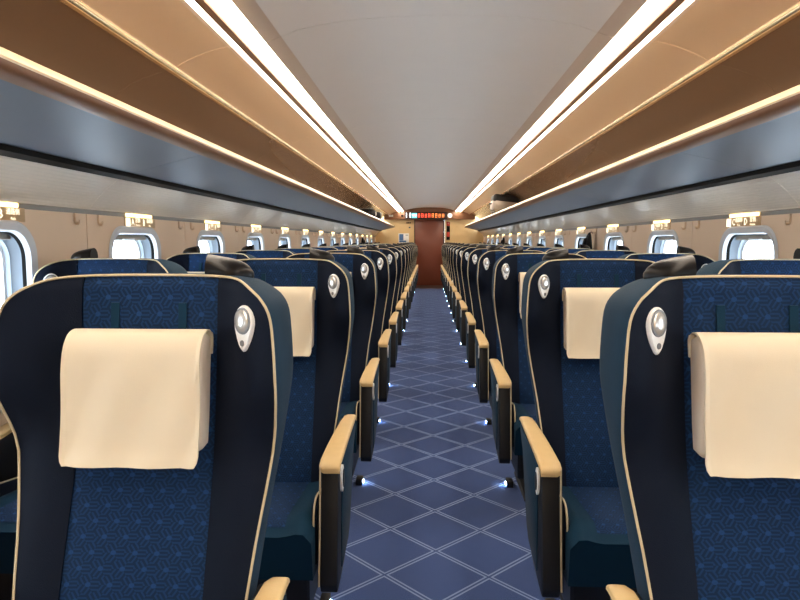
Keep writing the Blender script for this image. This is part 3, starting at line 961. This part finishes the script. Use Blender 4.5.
# ================================================================= END OF THE CAR: display, clock, notices
disp = thing('led_display', 'LED display above the end door showing a white number 11 and red lettering', 'display', (0, 18.55, 2.005))
ob('panel', rbox('panel', (-0.10, -0.006, 0), (1.22, 0.012, 0.20), 'vinyl', 0.003), disp)
tm = text_mesh('number', '11', 0.21, 'ledwhite')
o = ob('car_number', tm, disp, (-0.605, -0.0135, 0)); o.rotation_euler = (math.pi / 2, 0, 0)
ob('teal_field', rbox('teal_field', (-0.435, -0.0135, 0), (0.15, 0.003, 0.14), 'ledteal'), disp)
tm = text_mesh('car_word', '号車', 0.072, 'ledwhite')
o = ob('car_word', tm, disp, (-0.435, -0.0156, 0)); o.rotation_euler = (math.pi / 2, 0, 0)
rl = random.Random(11)
for i in range(8):
    x = -0.30 + i * 0.098
    bars = []
    for q in range(3):
        bars.append(((0, 0, -0.045 + 0.045 * q + rl.uniform(-.008, .008)), (rl.uniform(0.045, 0.075), 0.003, 0.010)))
    for q in range(2):
        bars.append(((-0.022 + 0.044 * q, 0, rl.uniform(-.01, .01)), (0.010, 0.003, rl.uniform(0.07, 0.12))))
    ob('red_character', boxes('red_character', bars, 'ledred' if i < 4 else 'ledorange'), disp, (x, -0.0135, 0))

def disc_mesh(name, r, d, mat, n=24):
    return loft(name, [[(r * math.cos(2 * math.pi * k / n), y, r * math.sin(2 * math.pi * k / n)) for k in range(n)] for y in (0, -d)], mat)
ck = thing('round_lamp', 'small round white indicator lamp to the right of the LED display', 'lamp', (0.58, 18.55, 2.005))
ob('rim', disc_mesh('rim', 0.068, 0.012, 'silver'), ck)
ob('disc', disc_mesh('disc', 0.058, 0.016, emit_mat('round_lamp_glow', (1.0, 0.86, 0.66), 1.3)), ck)

def notice(name, label, x, z, w, h, mat, parts, y=Y_END):
    t = thing(name, label, 'sign', (x, y, z))
    ob('panel', rbox('panel', (0, -0.006, 0), (w, 0.012, h), mat, 0.002), t)
    for px, pz, pw, ph, pm in parts:
        ob('mark', rbox('mark', (px, -0.0135, pz), (pw, 0.003, ph), pm), t)
    return t
notice('end_notice', 'tall narrow red and black notice strip right of the brown end door', 0.54, 1.57, 0.10, 0.52, 'vinyl',
       [(0, 0.20, 0.085, 0.10, 'red'), (0, 0.215, 0.03, 0.04, 'white'), (0, 0.06, 0.085, 0.13, 'dark'), (0, -0.10, 0.085, 0.13, 'red'), (0, -0.21, 0.085, 0.08, 'dark')])
notice('wall_label', 'small dark lettered label left of the end door, just below the header', -0.60, 1.805, 0.14, 0.05, 'endwall',
       [(-0.045, 0, 0.03, 0.035, 'dark'), (0, 0, 0.03, 0.035, 'dark'), (0.045, 0, 0.03, 0.035, 'dark')])
notice('switch_plate', 'tiny grey plate on the end wall left of the door, mid-height', -0.57, 1.67, 0.05, 0.045, 'grey', [(0, 0, 0.02, 0.02, 'dark')])
notice('poster', 'blue and white poster on the end wall left of the door above the seat tops', -0.74, 1.36, 0.30, 0.28, 'white',
       [(-0.07, 0.03, 0.12, 0.18, 'blue'), (-0.03, -0.09, 0.20, 0.05, 'blue'), (0.09, 0.09, 0.08, 0.02, 'grey')])
notice('header_plate', 'small white plate on the brown header at the far left', -1.10, 2.0, 0.12, 0.05, 'white', [(0, 0, 0.07, 0.014, 'grey')], 18.55)
notice('header_button', 'small dark square on the brown header left of the number 11', -0.78, 2.0, 0.06, 0.06, 'dark', [(0, 0, 0.03, 0.03, 'vinyl')], 18.55)

# ================================================================= LUGGAGE, COATS
def suitcase(name, label, loc, size, shell, trim_m, rotz=0.0, cat='suitcase'):
    w, d, h = size
    t = thing(name, label, cat, loc)
    t.rotation_euler = (0, 0, rotz)
    ob('shell', rbox('shell', (0, 0, h / 2 + 0.012), (w, d, h), shell, min(h, d) * 0.18, 3), t)
    ob('band', rbox('band', (0, 0, h * 0.80), (w * 1.01, d * 1.01, h * 0.52), trim_m, min(h, d) * 0.16, 3), t)
    hd_ = catmull([(-w / 2, -d * 0.14, h * 0.5), (-w / 2 - 0.03, -d * 0.12, h * 0.5), (-w / 2 - 0.035, 0, h * 0.5), (-w / 2 - 0.03, d * 0.12, h * 0.5), (-w / 2, d * 0.14, h * 0.5)], 4)
    ob('handle', tube('handle', hd_, 0.009, 'black', 8), t)
    for px in (-1, 1):
        for py in (-1, 1):
            ob('foot', rbox('foot', (px * w * 0.36, py * d * 0.36, 0.008), (0.03, 0.03, 0.016), 'black', 0.004), t)
    return t

def shelf_z(x):
    return 1.700 - 0.028 * (abs(x) - 1.02) / 0.458 + 0.001

suitcase('suitcase', 'silver and black suitcase lying across the right luggage rack', (1.165, 10.45, 1.713), (0.42, 0.46, 0.27), 'case', 'bag').rotation_euler = (0, 0.115, 0)
def duffel(name, label, loc, L, R, rotz, mat='bag', tagm='white'):
    t = thing(name, label, 'bag', loc)
    t.rotation_euler = (0, 0, rotz)
    rings = []
    for k in range(13):
        u = -1 + 2 * k / 12
        sc = (1 - abs(u) ** 7 * 0.35)
        rings.append([(u * L / 2, R * 1.15 * sc * math.cos(a), R * 0.92 + R * 0.92 * sc * math.sin(a) * (1 + 0.05 * math.sin(5 * u + a))) for a in [2 * math.pi * q / 16 for q in range(16)]])
    ob('body', loft('body', rings, mat, angle=60), t)
    for u in (-0.22, 0.22):
        ob('strap', tube('strap', [(u * L, R * 1.2 * math.cos(a), R * 0.92 + R * 0.98 * math.sin(a)) for a in [math.pi * q / 12 for q in range(13)]], 0.012, 'black', 6), t)
    ob('zip', tube('zip', [(-L * 0.4 + L * 0.8 * q / 8, 0, R * 1.86) for q in range(9)], 0.006, 'grey', 6), t)
    ob('luggage_tag', rbox('luggage_tag', (-L / 2 - 0.004, 0, R), (0.012, 0.09, 0.07), tagm, 0.003), t)
    return t
duffel('duffel_bag', 'black duffel bag with white tag on the right rack beyond the suitcase', (1.275, 11.35, shelf_z(1.06)), 0.42, 0.115, 0.0)
duffel('duffel_bag', 'black duffel bag with white end tag near the far end of the left rack', (-1.275, 12.7, shelf_z(1.06)), 0.42, 0.115, math.pi)
suitcase('suitcase', 'dark case on the left luggage rack before the end wall', (-1.245, 14.2, shelf_z(1.06)), (0.35, 0.40, 0.20), 'bag', 'black', math.pi)

def coat(label, x, y, sx, z_hook=1.352, w=0.20):
    t = thing('hanging_coat', label, 'coat', (x, y, 0), 'coats hanging from the wall hooks')
    rings = []
    zs = [1.362, 1.35, 1.325, 1.29, 1.24, 1.16, 1.05, 0.92, 0.80, 0.74]
    ws = [0.012, 0.03, 0.048, 0.064, 0.08, 0.10, 0.118, 0.13, 0.138, 0.136]
    for i, (z, ww) in enumerate(zip(zs, ws)):
        rg = []
        for k in range(24):
            a = 2 * math.pi * k / 24
            fold = 1 + 0.14 * math.sin(5 * a + i * 0.35) * min(1, i / 4)
            rg.append((math.cos(a) * ww * 0.40 * fold, math.sin(a) * ww * fold * w / 0.20 + 0.012 * i, z))
        rings.append(rg)
    ob('body', loft('body', rings, 'coat', angle=70), t)
    ob('collar_loop', tube('collar_loop', [(sx * 0.030, 0.0, 1.352), (sx * 0.015, 0.004, 1.366), (0, 0, 1.360)], 0.003, 'coat', 6), t)
    sl = catmull([(-sx * 0.02, 0.03, 1.29), (-sx * 0.035, 0.09, 1.18), (-sx * 0.035, 0.13, 1.0), (-sx * 0.03, 0.15, 0.84)], 4)
    ob('sleeve', tube('sleeve', sl, 0.03, 'coat', 8), t)
    return t
hook_y = lambda k, d: WIN0 + PITCH * k + 0.68 + math.copysign(0.10, d)
coat('black coat hanging on the right wall between the near windows', 1.49, hook_y(3, -0.085), 1)
coat('black coat hanging on the right wall far down the carriage', 1.49, hook_y(9, -0.085), 1)
coat('black coat hanging on the left wall far down the carriage', -1.49, hook_y(10, -0.085), -1)

# crumpled white bag on a right-hand aisle seat
t = thing('white_bag', 'crumpled white bag standing on a right aisle seat far down the aisle', 'bag', (0.43, 11.22, 0.447))
rings = []
for i, (z, r) in enumerate(((0, 0.05), (0.02, 0.068), (0.07, 0.075), (0.12, 0.066), (0.155, 0.045), (0.175, 0.03), (0.20, 0.042), (0.215, 0.036))):
    rings.append([(r * math.cos(a) * (1 + 0.12 * math.sin(4 * a + i)), r * 1.1 * math.sin(a) * (1 + 0.10 * math.cos(3 * a + i * 1.3)), z) for a in [2 * math.pi * k / 18 for k in range(18)]])
ob('body', loft('body', rings, 'white', angle=60), t)
ob('tie', tube('tie', [(0.034 * math.cos(2 * math.pi * k / 14), 0.037 * math.sin(2 * math.pi * k / 14), 0.175) for k in range(14)], 0.006, 'blue', 6, closed=True), t)
